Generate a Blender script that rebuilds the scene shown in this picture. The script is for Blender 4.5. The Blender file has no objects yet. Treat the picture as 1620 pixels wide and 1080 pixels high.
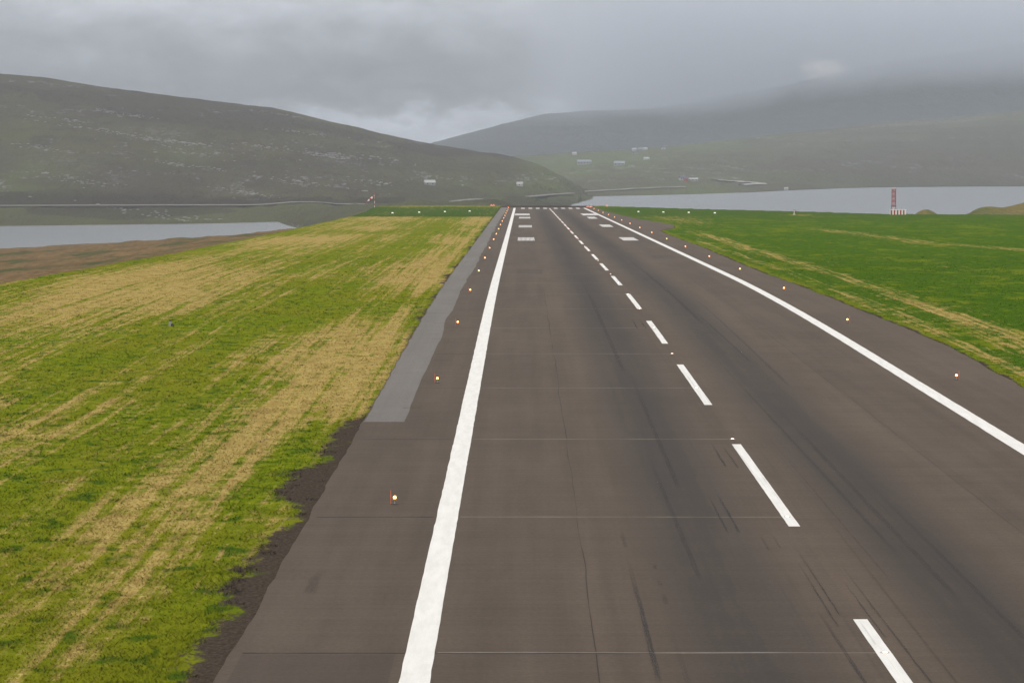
import bpy, bmesh, math, random
import numpy as np
from mathutils import Vector

random.seed(4); RNG = np.random.default_rng(11)
C = bpy.context.scene.collection
SC = bpy.context.scene
R = math.radians

# ------------------------------------------------------------------ camera
FP, CAM_H = 4250.0, 15.7              # focal length in photo pixels, camera height over the near runway
cam = bpy.data.cameras.new('camera'); co = bpy.data.objects.new('camera', cam); C.objects.link(co)
cam.sensor_width = 36; cam.lens = FP/1620*36; cam.clip_start = 1; cam.clip_end = 60000
co.location = (0, 0, CAM_H)
co.rotation_euler = (R(90) - math.atan(316/FP), 0, math.atan(16.2/FP))
SC.camera = co

# ------------------------------------------------------------------ sky, sun, exposure
def nd(nt, t, **kw):
    n = nt.nodes.new(t)
    for k, v in kw.items(): setattr(n, k, v)
    return n
def setin(n, **kw):
    for k, v in kw.items(): n.inputs[k.replace('_', ' ')].default_value = v
    return n
SUN_EL, SUN_AZ = 48, 205              # sun hidden by cloud, behind and left of the camera
W = bpy.data.worlds.new('World'); SC.world = W; W.use_nodes = True
nt = W.node_tree; nt.nodes.clear()
L = nt.links.new
wo = nd(nt, 'ShaderNodeOutputWorld'); bg = nd(nt, 'ShaderNodeBackground')
sky = nd(nt, 'ShaderNodeTexSky', sky_type='NISHITA', sun_disc=False)
sky.sun_elevation = R(SUN_EL); sky.sun_rotation = R(SUN_AZ); sky.dust_density = 4
tc = nd(nt, 'ShaderNodeTexCoord'); sep = nd(nt, 'ShaderNodeSeparateXYZ'); L(tc.outputs['Generated'], sep.inputs[0])
def wmap(scale, nscale, detail, rough, dist=0.0):
    m = nd(nt, 'ShaderNodeMapping'); m.inputs['Scale'].default_value = scale
    L(tc.outputs['Generated'], m.inputs['Vector'])
    n = nd(nt, 'ShaderNodeTexNoise'); setin(n, Scale=nscale, Detail=detail, Roughness=rough, Distortion=dist)
    L(m.outputs[0], n.inputs['Vector']); return n
n1 = wmap((1, 1, 2.6), 13, 6, .55, .35)
n2 = wmap((1, 1, 2.0), 45, 5, .6)
def M_(op, a, b=None, c=None, clamp=False):
    m = nd(nt, 'ShaderNodeMath', operation=op, use_clamp=clamp)
    for i, v in enumerate((a, b, c)):
        if v is None: continue
        if isinstance(v, (int, float)): m.inputs[i].default_value = v
        else: L(v, m.inputs[i])
    return m.outputs[0]
zz = sep.outputs['Z']
# cloud base height wobble: the overcast's layers, seen edge-on low over the horizon
off = M_('MULTIPLY', M_('SUBTRACT', n1.outputs[0], .5), .034)
off2 = M_('MULTIPLY', M_('SUBTRACT', n2.outputs[0], .5), .030)
fade = M_('SUBTRACT', 1.0, M_('MULTIPLY', zz, 4.0, clamp=True), clamp=True)
zc = M_('ADD', zz, M_('MULTIPLY', M_('ADD', off, off2), fade))
mr = nd(nt, 'ShaderNodeMapRange'); setin(mr, From_Min=-.01, From_Max=.11); L(zc, mr.inputs['Value'])
cr = nd(nt, 'ShaderNodeValToRGB'); L(mr.outputs[0], cr.inputs[0])
def g(v): return (v*.90, v*.95, v*1.05, 1)
stops = [(0, .60), (.158, .58), (.20, .28), (.25, .19), (.335, .245), (.42, .38), (.53, .64), (1, .66)]
el = cr.color_ramp.elements; el[0].position = 0; el[0].color = g(stops[0][1]); el[1].position = 1; el[1].color = g(stops[-1][1])
for p, v in stops[1:-1]:
    e = el.new(p); e.color = g(v)
up = M_('ADD', .92, M_('MULTIPLY', zz, 1.25))         # overcast sky grows brighter towards the zenith
warm = nd(nt, 'ShaderNodeMix', data_type='RGBA', blend_type='MULTIPLY'); L(M_('MULTIPLY', zz, 3.0, clamp=True), warm.inputs[0]); L(cr.outputs[0], warm.inputs[6]); warm.inputs[7].default_value = (1.15, 1.05, .92, 1)   # thicker cloud overhead is less blue
n3 = wmap((1, 1, 2.2), 28, 6, .6, .6)
up = M_('MULTIPLY', up, M_('ADD', 1.0, M_('MULTIPLY', M_('SUBTRACT', n3.outputs[0], .5), M_('MULTIPLY', fade, 1.5))))
mixv = nd(nt, 'ShaderNodeVectorMath', operation='SCALE'); L(warm.outputs[2], mixv.inputs[0]); L(up, mixv.inputs['Scale'])
skys = nd(nt, 'ShaderNodeVectorMath', operation='SCALE'); L(sky.outputs[0], skys.inputs[0]); skys.inputs['Scale'].default_value = .006
addv = nd(nt, 'ShaderNodeVectorMath', operation='ADD'); L(mixv.outputs[0], addv.inputs[0]); L(skys.outputs[0], addv.inputs[1])
gain = nd(nt, 'ShaderNodeVectorMath', operation='SCALE'); L(addv.outputs[0], gain.inputs[0]); gain.inputs['Scale'].default_value = 10.0
L(gain.outputs[0], bg.inputs['Color']); bg.inputs['Strength'].default_value = .1
L(bg.outputs[0], wo.inputs[0])
W.cycles.sampling_method = 'MANUAL'; W.cycles.sample_map_resolution = 512

sl = bpy.data.lights.new('sun', 'SUN'); sl.energy = 1.0; sl.angle = R(25); sl.color = (1, .96, .9)
so = bpy.data.objects.new('sun', sl); C.objects.link(so)
sd = Vector((math.sin(R(SUN_AZ))*math.cos(R(SUN_EL)), math.cos(R(SUN_AZ))*math.cos(R(SUN_EL)), math.sin(R(SUN_EL))))
so.rotation_euler = sd.to_track_quat('Z', 'Y').to_euler(); so.location = (0, -50, 300)

vs = SC.view_settings; vs.view_transform = 'Standard'; vs.look = 'None'; vs.exposure = 0; vs.gamma = 1; vs.use_curve_mapping = False
SC.cycles.volume_bounces = 1
SC.cycles.max_bounces = 6
SC.cycles.use_denoising = True

# ------------------------------------------------------------------ numeric helpers
def ease(t):
    t = np.clip(t, 0, 1); return t*t*(3-2*t)
def vnoise(x, y, seed=0):
    xi = np.floor(x).astype(np.int64); yi = np.floor(y).astype(np.int64)
    xf = x-xi; yf = y-yi; u = xf*xf*(3-2*xf); v = yf*yf*(3-2*yf)
    def h(a, b):
        n = (a*374761393 + b*668265263 + seed*982451653) & 0xffffffff
        n = ((n ^ (n >> 13))*1274126177) & 0xffffffff
        return ((n ^ (n >> 16)) & 0xffff)/65535.0
    return (h(xi, yi)*(1-u)+h(xi+1, yi)*u)*(1-v) + (h(xi, yi+1)*(1-u)+h(xi+1, yi+1)*u)*v
def fbm(x, y, oct=4, seed=0):
    s = 0; a = .5; n = 0
    for k in range(oct):
        s = s + a*vnoise(x, y, seed+k*17); n += a; a *= .5; x = x*2.03+13.1; y = y*2.03+7.7
    return s/n
def itp(x, pts): return np.interp(x, [p[0] for p in pts], [p[1] for p in pts])
def prof(Y):                                   # the runway's long section: level, a crest, then 1.4 % down
    Y = np.asarray(Y, float); s, a, b = .0139, 205., 335.
    return np.where(Y < a, 0, np.where(Y < b, -s*(Y-a)**2/(2*(b-a)), -s*(b-a)/2 - s*(Y-b)))
def pz(Y): return float(prof(Y))
def pix(px, py, Y):                            # point at forward distance Y seen at (px, py)
    return (px-826.2)/FP*Y, Y, CAM_H + (224-py)/FP*Y
LAKE_Z = -49.0

def tag(o, label=None, cat=None, group=None, kind=None):
    if label: o['label'] = label
    if cat: o['category'] = cat
    if group: o['group'] = group
    if kind: o['kind'] = kind
    return o
def mesh_obj(name, V, F, m, parent=None, smooth=False, attrs=None, matidx=None):
    me = bpy.data.meshes.new(name)
    V = np.asarray(V, np.float32)
    if isinstance(F, np.ndarray):
        n, k = F.shape
        me.vertices.add(len(V)); me.vertices.foreach_set('co', V.ravel())
        me.loops.add(n*k); me.loops.foreach_set('vertex_index', F.astype(np.int32).ravel())
        me.polygons.add(n); me.polygons.foreach_set('loop_start', np.arange(0, n*k, k, dtype=np.int32))
        me.update(calc_edges=True)
    else:
        me.from_pydata(V.tolist(), [], F)
    if smooth: me.polygons.foreach_set('use_smooth', np.ones(len(me.polygons), bool))
    for k, a in (attrs or {}).items():
        at = me.color_attributes.new(k, 'FLOAT_COLOR', 'POINT')
        at.data.foreach_set('color', np.asarray(a, np.float32).ravel())
    for mm in (m if isinstance(m, (list, tuple)) else [m]): me.materials.append(mm)
    if matidx is not None: me.polygons.foreach_set('material_index', np.asarray(matidx, np.int32))
    o = bpy.data.objects.new(name, me); C.objects.link(o)
    if parent: o.parent = parent
    return o
def empty(name, loc=(0, 0, 0), rz=0):
    o = bpy.data.objects.new(name, None); C.objects.link(o); o.location = loc; o.rotation_euler.z = rz
    o.empty_display_size = .3
    return o
def grid_faces(nr, nc):
    i = np.arange(nr-1)[:, None]*nc + np.arange(nc-1)[None, :]
    return np.stack([i, i+1, i+nc+1, i+nc], -1).reshape(-1, 4)
class MB:                                      # collects solids for ONE mesh
    def __init__(s): s.v = []; s.f = []
    def add(s, v, f):
        o = len(s.v); s.v += [tuple(map(float, p)) for p in v]; s.f += [tuple(o+i for i in q) for q in f]; return s
    def box(s, x0, x1, y0, y1, z0, z1):
        return s.add([(x0,y0,z0),(x1,y0,z0),(x1,y1,z0),(x0,y1,z0),(x0,y0,z1),(x1,y0,z1),(x1,y1,z1),(x0,y1,z1)],
                     [(0,3,2,1),(4,5,6,7),(0,1,5,4),(1,2,6,5),(2,3,7,6),(3,0,4,7)])
    def tube(s, a, b, r0, r1=None, n=8, caps=True):
        a = Vector(a); b = Vector(b); r1 = r0 if r1 is None else r1
        d = (b-a).normalized(); u = d.orthogonal().normalized(); w = d.cross(u)
        P = []
        for c, r in ((a, r0), (b, r1)):
            P += [c + (u*math.cos(2*math.pi*k/n) + w*math.sin(2*math.pi*k/n))*r for k in range(n)]
        F = [(k, (k+1) % n, n+(k+1) % n, n+k) for k in range(n)]
        if caps: F += [tuple(range(n-1, -1, -1)), tuple(range(n, 2*n))]
        return s.add(P, F)
    def lathe(s, prof_, n=10, c=(0, 0, 0)):
        P = []; F = []
        for r, z in prof_:
            P += [(c[0]+r*math.cos(2*math.pi*k/n), c[1]+r*math.sin(2*math.pi*k/n), c[2]+z) for k in range(n)]
        for i in range(len(prof_)-1):
            for k in range(n): F.append((i*n+k, i*n+(k+1) % n, (i+1)*n+(k+1) % n, (i+1)*n+k))
        F.append(tuple(range(n-1, -1, -1))); F.append(tuple((len(prof_)-1)*n+k for k in range(n)))
        return s.add(P, F)
    def build(s, name, m, parent=None, smooth=False): return mesh_obj(name, s.v, s.f, m, parent, smooth)
def copy_tree(o, parent=None):
    c = o.copy(); C.objects.link(c); c.parent = parent
    for ch in list(o.children): copy_tree(ch, c)
    return c

# ------------------------------------------------------------------ materials
def mat(name):
    m = bpy.data.materials.new(name); m.use_nodes = True
    nt = m.node_tree; b = nt.nodes['Principled BSDF']; b.inputs['Roughness'].default_value = .85
    b.inputs['Specular IOR Level'].default_value = .25
    return m, nt, b
def plain(name, col, rough=.7, var=.12, scale=3.0, emis=None, es=0, metal=0):
    m, nt, b = mat(name); K = Nodes(nt)
    n = K.noise(K.pos(), scale, 4, .6)
    c = K.mix(n, tuple(x*(1-var) for x in col), tuple(min(1, x*(1+var)) for x in col))
    K.l(c, b.inputs['Base Color']); b.inputs['Roughness'].default_value = rough; b.inputs['Metallic'].default_value = metal
    if emis:
        b.inputs['Emission Color'].default_value = (*emis, 1); b.inputs['Emission Strength'].default_value = es
    return m
class Nodes:
    def __init__(s, nt): s.nt = nt; s._p = None
    def l(s, a, b): s.nt.links.new(a, b)
    def put(s, v, sock):
        if v is None: return
        if isinstance(v, (int, float)):
            sock.default_value = v if not hasattr(sock.default_value, '__len__') else (v,)*len(sock.default_value)
        elif isinstance(v, (tuple, list)):
            d = sock.default_value
            sock.default_value = tuple(v)+(1,)*(len(d)-len(v))
        else: s.l(v, sock)
    def pos(s):
        if s._p is None: s._p = s.nt.nodes.new('ShaderNodeNewGeometry').outputs['Position']
        return s._p
    def xyz(s):
        n = s.nt.nodes.new('ShaderNodeSeparateXYZ'); s.l(s.pos(), n.inputs[0]); return n.outputs
    def scale(s, v, sc, loc=(0, 0, 0)):
        n = s.nt.nodes.new('ShaderNodeMapping'); s.l(v, n.inputs[0]); n.inputs['Scale'].default_value = sc; n.inputs['Location'].default_value = loc
        return n.outputs[0]
    def noise(s, v, scale=1, detail=4, rough=.55, dist=0):
        n = s.nt.nodes.new('ShaderNodeTexNoise'); s.l(v, n.inputs['Vector'])
        n.inputs['Scale'].default_value = scale; n.inputs['Detail'].default_value = detail; n.inputs['Roughness'].default_value = rough; n.inputs['Distortion'].default_value = dist
        return n.outputs[0]
    def m(s, op, a, b=None, c=None, clamp=False):
        n = s.nt.nodes.new('ShaderNodeMath'); n.operation = op; n.use_clamp = clamp
        for i, v in enumerate((a, b, c)): s.put(v, n.inputs[i])
        return n.outputs[0]
    def rng(s, v, a, b, c=0, d=1, smooth=True):
        n = s.nt.nodes.new('ShaderNodeMapRange'); n.interpolation_type = 'SMOOTHSTEP' if smooth else 'LINEAR'
        s.put(v, n.inputs[0])
        for i, q in enumerate((a, b, c, d)): s.put(q, n.inputs[1+i])
        return n.outputs[0]
    def mix(s, f, a, b, mode='MIX'):
        n = s.nt.nodes.new('ShaderNodeMix'); n.data_type = 'RGBA'; n.blend_type = mode
        s.put(f, n.inputs[0]); s.put(a, n.inputs[6]); s.put(b, n.inputs[7]); return n.outputs[2]
    def attr(s, name):
        n = s.nt.nodes.new('ShaderNodeAttribute'); n.attribute_name = name
        q = s.nt.nodes.new('ShaderNodeSeparateColor'); s.l(n.outputs['Color'], q.inputs[0]); return q.outputs
    def bump(s, h, b, dist=.05, strength=1):
        n = s.nt.nodes.new('ShaderNodeBump'); s.l(h, n.inputs['Height']); n.inputs['Distance'].default_value = dist; n.inputs['Strength'].default_value = strength
        s.l(n.outputs[0], b.inputs['Normal'])

def grass_material():
    m, nt, b = mat('grass_and_moor'); K = Nodes(nt); P = K.pos()
    A = K.attr('mask'); B = K.attr('mask2')          # straw, soil, rich green | moor, dark zone, wear
    nA = K.noise(K.scale(P, (.42, .24, .5)), 1, 4, .55, .6)          # patches of a metre or two
    nB = K.noise(K.scale(P, (1.5, .95, 1.5)), 1, 4, .6, .4)          # tussocks
    nC = K.noise(K.scale(P, (7, 4.5, 6)), 1, 3, .6)
    nD = K.noise(K.scale(P, (2.2, .022, 1)), 1, 4, .6)               # mower streaks along the runway
    nE = K.noise(K.scale(P, (.10, .035, .1)), 1, 4, .5)
    nF = K.noise(K.scale(P, (.75, .5, .6), (31, 17, 0)), 1, 4, .55, .5)
    def dev(n, k): return K.m('MULTIPLY', K.m('SUBTRACT', n, .5), k)
    d = K.m('ADD', K.m('ADD', dev(nA, 1.1), dev(nB, 1.0)), K.m('ADD', dev(nD, 1.9), dev(nC, .55)))
    straw = K.rng(K.m('ADD', A[0], d), .30, .84)
    soil = K.rng(K.m('ADD', A[1], K.m('ADD', dev(nB, 1.3), K.m('ADD', dev(nA, 1.5), dev(nC, 1.1)))), .34, .68)
    g1 = K.mix(K.rng(nB, .32, .68), (.080, .118, .005), (.172, .200, .009))
    g1 = K.mix(K.rng(nE, .4, .65), g1, (.155, .165, .010))
    g1 = K.mix(K.m('MULTIPLY', K.rng(nF, .53, .66), .85), g1, (.040, .082, .007))
    g1 = K.mix(K.m('MULTIPLY', K.rng(nC, .55, .72), .5), g1, (.05, .085, .008))
    g2 = K.mix(K.rng(nB, .3, .7), (.036, .086, .004), (.068, .122, .006))
    g2 = K.mix(K.rng(K.m('ADD', K.m('MULTIPLY', nA, .5), K.m('MULTIPLY', nE, .5)), .50, .62), g2, (.118, .152, .007))
    g2 = K.mix(K.m('MULTIPLY', K.rng(nF, .54, .66), .6), g2, (.022, .062, .010))
    green = K.mix(A[2], g1, g2)
    green = K.mix(B[1], green, K.mix(nB, (.034, .074, .011), (.054, .092, .014)))
    sc_ = K.mix(K.rng(nC, .3, .7), (.250, .180, .050), (.43, .335, .120))
    sc_ = K.mix(K.rng(nF, .4, .68), sc_, (.265, .190, .060))
    c = K.mix(straw, green, sc_)
    so_ = K.mix(K.rng(nC, .3, .75), (.038, .030, .024), (.074, .059, .046))
    c = K.mix(soil, c, so_)
    nM = K.noise(K.scale(P, (.05, .02, .05)), 1, 5, .6); nM2 = K.noise(K.scale(P, (.35, .12, .3)), 1, 5, .65)
    mo = K.mix(K.rng(nM2, .3, .7), (.105, .068, .034), (.185, .125, .062))
    mo = K.mix(K.rng(K.m('ADD', K.m('MULTIPLY', nM, .65), K.m('MULTIPLY', nM2, .35)), .50, .60), mo, (.062, .070, .026))
    c = K.mix(B[0], c, mo)
    K.l(c, b.inputs['Base Color']); b.inputs['Roughness'].default_value = 1; b.inputs['Specular IOR Level'].default_value = 0
    h = K.m('ADD', K.m('MULTIPLY', nB, .8), K.m('MULTIPLY', nC, .25)); K.bump(h, b, .30, .8)
    return m
def asphalt_material(name, base, worn, strip=False):
    m, nt, b = mat(name); K = Nodes(nt); P = K.pos(); X = K.xyz()[0]
    nL = K.noise(K.scale(P, (.16, .03, 1)), 1, 5, .55)
    nS = K.noise(K.scale(P, (.9, .018, 1)), 1, 4, .6)                # streaks along the runway
    nT = K.noise(K.scale(P, (.03, 1.6, 1)), 1, 4, .65)               # roller marks across it
    nF = K.noise(P, 6, 5, .8); nG = K.noise(K.scale(P, (.45, .22, 1)), 1, 5, .6)
    f = K.m('ADD', K.m('ADD', K.m('MULTIPLY', nL, .30), K.m('MULTIPLY', nS, .28)), K.m('ADD', K.m('MULTIPLY', nT, .24), K.m('MULTIPLY', nG, .18)))
    c = K.mix(K.rng(f, .36, .64), base, worn)
    if not strip:
        lane = K.nt.nodes.new('ShaderNodeTexWhiteNoise'); lane.noise_dimensions = '1D'
        K.l(K.m('FLOOR', K.m('DIVIDE', K.m('SUBTRACT', X, 2.3), 4.43)), lane.inputs['W'])
        c = K.mix(.16, c, K.mix(lane.outputs['Value'], (.060, .051, .044), (.112, .087, .066)))
        d1 = K.m('ABSOLUTE', K.m('SUBTRACT', K.m('ABSOLUTE', K.m('SUBTRACT', X, 11.15)), 4.1))     # rubber in the wheel paths
        w = K.m('MULTIPLY', K.rng(d1, .3, 3.6, 1, 0), K.rng(K.m('ADD', K.m('MULTIPLY', nS, .65), K.m('MULTIPLY', nG, .35)), .32, .60, .45, 1))
        c = K.mix(K.m('MULTIPLY', w, .80), c, (.031, .028, .0265))
        d2 = K.m('ABSOLUTE', K.m('SUBTRACT', X, 11.15))
        nQ = K.noise(K.scale(P, (5.5, .028, 1)), 1, 3, .6)
        w2 = K.m('MULTIPLY', K.rng(d2, 3, 7.5, 1, 0), K.rng(nQ, .56, .72))
        c = K.mix(K.m('MULTIPLY', w2, .38), c, (.04, .038, .038))
    sp = K.mix(K.rng(nF, .3, .7, 0, 1, False), (.80, .80, .80), (1.20, 1.20, 1.20)); c = K.mix(1, c, sp, 'MULTIPLY')
    st = K.rng(K.noise(K.scale(P, (.30, .16, 1), (7, 3, 0)), 1, 4, .6), .66, .78)
    c = K.mix(K.m('MULTIPLY', st, .35), c, (.045, .042, .042))
    K.l(c, b.inputs['Base Color']); b.inputs['Roughness'].default_value = .72; b.inputs['Specular IOR Level'].default_value = .07
    K.bump(nF, b, .01, .5)
    return m
def paint_material():
    m, nt, b = mat('runway_paint'); K = Nodes(nt); P = K.pos()
    n = K.noise(K.scale(P, (2.5, .4, 1)), 1, 5, .65); n2 = K.noise(P, 12, 4, .7)
    nq = K.noise(K.scale(P, (6, .05, 1)), 1, 3, .6); X, Y, Z = K.xyz()
    c = K.mix(K.rng(n, .3, .7), (.61, .61, .59), (.70, .695, .675))
    c = K.mix(K.m('MULTIPLY', K.rng(n2, .62, .74), .35), c, (.42, .40, .37))
    near = K.rng(K.m('ABSOLUTE', K.m('SUBTRACT', X, 11.15)), 2, 6, 1, 0)      # tyre rubber over the centre-line paint
    c = K.mix(K.m('MULTIPLY', K.m('MULTIPLY', near, K.rng(nq, .54, .7)), .45), c, (.22, .21, .21))
    K.l(c, b.inputs['Base Color']); b.inputs['Roughness'].default_value = .7
    return m
def hill_material(name, cols, rock=1.0, scale=1.0):
    m, nt, b = mat(name); K = Nodes(nt); P = K.pos(); A = K.attr('mask'); Z = K.xyz()[2]
    s = scale
    n1 = K.noise(K.scale(P, (.006*s, .0022*s, .02*s)), 1, 7, .62, .3)
    n2 = K.noise(K.scale(P, (.035*s, .010*s, .09*s)), 1, 6, .65)
    n3 = K.noise(K.scale(P, (.15*s, .04*s, .3*s)), 1, 5, .7)
    c = K.mix(K.rng(n1, .38, .62), cols[0], cols[1])
    c = K.mix(K.rng(n2, .42, .66), c, cols[2])
    c = K.mix(K.m('MULTIPLY', K.rng(n3, .52, .66), .6), c, cols[3])
    c = K.mix(K.m('MULTIPLY', A[0], K.rng(K.m('ADD', K.m('MULTIPLY', n1, .5), K.m('MULTIPLY', n2, .5)), .38, .55)), c, cols[4])     # pasture
    c = K.mix(K.m('MULTIPLY', A[2], .85), c, cols[5])                                                     # dark heather
    if rock:
        zb = K.m('ADD', K.m('MULTIPLY', Z, .028*s), K.m('MULTIPLY', n1, 2.2))
        band = K.m('ABSOLUTE', K.m('SUBTRACT', K.m('FRACT', zb), .5))
        band = K.rng(band, .0, .20, 1, 0)
        r = K.m('MULTIPLY', band, K.rng(K.m('ADD', K.m('MULTIPLY', n3, .62), K.m('MULTIPLY', n2, .38)), .53, .59))
        r = K.m('ADD', r, K.m('MULTIPLY', A[1], K.rng(n3, .48, .58)), clamp=True)
        c = K.mix(K.m('MULTIPLY', r, .62*rock), c, K.mix(n3, (.10, .10, .105), (.34, .33, .35)))
    K.l(c, b.inputs['Base Color']); b.inputs['Roughness'].default_value = 1; b.inputs['Specular IOR Level'].default_value = 0
    K.bump(K.m('ADD', n2, K.m('MULTIPLY', n3, .5)), b, 9/s, .8)
    return m
def water_material():
    m, nt, b = mat('lake_water'); K = Nodes(nt); P = K.pos()
    b.inputs['Base Color'].default_value = (.05, .062, .07, 1); b.inputs['Roughness'].default_value = .22
    b.inputs['IOR'].default_value = 1.33; b.inputs['Specular IOR Level'].default_value = .5
    n = K.noise(K.scale(P, (.10, .05, .1)), 1, 6, .6); n2 = K.noise(K.scale(P, (.9, .5, .9)), 1, 4, .6)
    K.bump(K.m('ADD', K.m('MULTIPLY', n, 1.0), K.m('MULTIPLY', n2, .3)), b, .9, .55)
    return m
def skid_material(name, strength):
    m, nt, b = mat(name); K = Nodes(nt)
    u = nt.nodes.new('ShaderNodeUVMap').outputs[0]
    s = nt.nodes.new('ShaderNodeSeparateXYZ'); K.l(u, s.inputs[0])
    n = K.noise(K.scale(K.pos(), (14, .35, 1)), 1, 4, .6); n2 = K.noise(K.scale(K.pos(), (30, 3, 1)), 1, 3, .6)
    side = K.rng(K.m('ABSOLUTE', K.m('SUBTRACT', s.outputs[0], .5)), .22, .5, 1, 0)
    end = K.m('MULTIPLY', K.rng(s.outputs[1], 0, .06), K.rng(s.outputs[1], .35, 1, 1, 0))
    al = K.m('MULTIPLY', K.m('MULTIPLY', side, end), K.m('MULTIPLY', K.rng(n, .30, .6, .35, 1), K.rng(n2, .25, .6, .5, 1)))
    K.l(K.m('MULTIPLY', al, strength), b.inputs['Alpha'])
    b.inputs['Base Color'].default_value = (.034, .031, .033, 1); b.inputs['Roughness'].default_value = .8
    return m

GRASS = grass_material()
ASPH = asphalt_material('runway_asphalt', (.060, .045, .033), (.097, .073, .0535))
STRIP = asphalt_material('newer_grey_asphalt', (.122, .114, .105), (.160, .150, .138), strip=True)
PAINT = paint_material(); SKID = skid_material('tyre_rubber_mark', .62); SKIDF = skid_material('faint_tyre_rubber_mark', .24); WATER = water_material()
SLOT = plain('sealed_cable_slot', (.155, .132, .108), .9, .4, 2.5)
SEAM = plain('open_paving_joint', (.028, .022, .018), .9, .4, 1.5)
LAMP = plain('lit_lamp_glass', (1, .85, .6), .2, 0, 1, (1, .46, .15), 8)
PALAMP = plain('lit_white_lamp_glass', (1, 1, .9), .2, 0, 1, (1, .96, .80), 1.6)
CLAMP = plain('lit_flush_lamp_glass', (1, .8, .7), .2, 0, 1, (1, .50, .38), 5)
REDLAMP = plain('lit_red_lamp_glass', (1, .2, .1), .2, 0, 1, (1, .10, .03), 4)
HOUS = plain('lamp_housing_amber_paint', (.45, .20, .07), .5)
DARKM = plain('dark_cast_metal', (.05, .048, .046), .6)
GALV = plain('galvanised_metal', (.42, .42, .42), .5, metal=.3)
ORANGE = plain('orange_paint', (.75, .16, .06), .6)
RED = plain('red_paint', (.36, .055, .06), .6)
WHITE = plain('white_paint', (.80, .79, .77), .6)
GREYP = plain('weathered_grey_paint', (.28, .27, .25), .8)
ROADM = plain('pale_road_surface', (.19, .185, .17), .9, .15, .05)
ROCK = plain('pale_lichened_rock', (.20, .195, .195), .95, .5, .25)
ROOFW = plain('pale_sheet_roof', (.33, .34, .35), .6, .1, .5)
ROOFD = plain('dark_slate_roof', (.09, .095, .11), .7, .2, .5)
ROOFB = plain('blue_grey_sheet_roof', (.20, .23, .27), .6, .15, .5)
WALLW = plain('white_house_wall', (.37, .365, .355), .8, .08, .5)
WALLG = plain('grey_house_wall', (.25, .25, .25), .8, .15, .5)
WALLR = plain('red_house_wall', (.33, .07, .05), .8, .15, .5)
GLASS = plain('dark_window_glass', (.03, .035, .04), .15, .1, 1)
WOODP = plain('weathered_timber', (.17, .15, .13), .9, .3, 2)

# ------------------------------------------------------------------ shape of the land
XLE = [(0, -64), (300, -60), (380, -58), (451, -56), (622, -55), (882, -55.5), (1000, -58), (1139, -63.5), (1190, -63)]
PLAT = np.array([(-66, -400), (-66, 100)] + [(x, y) for y, x in XLE[1:]] +
                [(-45, 1215), (5, 1222), (34, 1212), (44, 1180), (72, 1085), (100, 1010), (128, 925), (168, 905), (260, 880), (420, 800), (600, 500), (700, -400)], float)
def shore(px, y): return pix(px, y, (CAM_H-LAKE_Z)*FP/(y-224))[:2]
LAKEP = np.array([shore(-1500, 470), shore(-400, 415), shore(0, 395), shore(40, 391.5), shore(100, 386.5), shore(170, 385), shore(225, 380.5), shore(330, 375.5), shore(395, 373), shore(430, 366), shore(452, 358),
                  shore(459, 354), shore(445, 351.8), shore(330, 352.5), shore(150, 357), shore(0, 359.5), shore(-400, 366), shore(-1500, 395)], float)
LAKEP2 = np.array([shore(905, 334), shore(895, 322), shore(905, 319), shore(935, 317.5), shore(929, 312), shore(970, 310), shore(1079, 307.5), shore(1182, 304), shore(1330, 297.5), shore(1500, 295),
                   shore(1620, 294.5), shore(2900, 292), shore(2900, 385), shore(1700, 372), shore(1400, 362), shore(1150, 352), shore(1000, 344)], float)
def poly_dist(P, X, Y):                         # distance to a polygon (0 inside)
    d = np.full(X.shape, 1e12); inside = np.zeros(X.shape, bool); n = len(P)
    for i in range(n):
        a = P[i]; b = P[(i+1) % n]; ab = b-a; t = np.clip(((X-a[0])*ab[0]+(Y-a[1])*ab[1])/max(ab@ab, 1e-9), 0, 1)
        d = np.minimum(d, (X-a[0]-t*ab[0])**2+(Y-a[1]-t*ab[1])**2)
        c = ((a[1] > Y) != (b[1] > Y))
        xx = a[0]+(Y-a[1])/np.where(b[1]-a[1] == 0, 1e-9, b[1]-a[1])*(b[0]-a[0])
        inside ^= c & (X < xx)
    d = np.sqrt(d); return np.where(inside, 0, d), np.where(inside, d, 0)
XR = [(0, 32.6), (171, 32.1), (208, 32.8), (253, 31.8), (347, 30.7), (477, 31.6), (600, 31.5), (625, 32), (655, 37), (700, 39.5), (740, 38), (800, 35), (895, 32.5), (1000, 31), (1130, 31)]
def right_edge(Y): return itp(Y, XR) + (fbm(np.asarray(Y)*.25, np.asarray(Y)*0+3.3, 4, 5)-.5)*.45
def left_edge(Y): return -8.95 + (fbm(np.asarray(Y)*.35, np.asarray(Y)*0+9.1, 4, 6)-.5)*.25
END_Y = 1136
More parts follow.
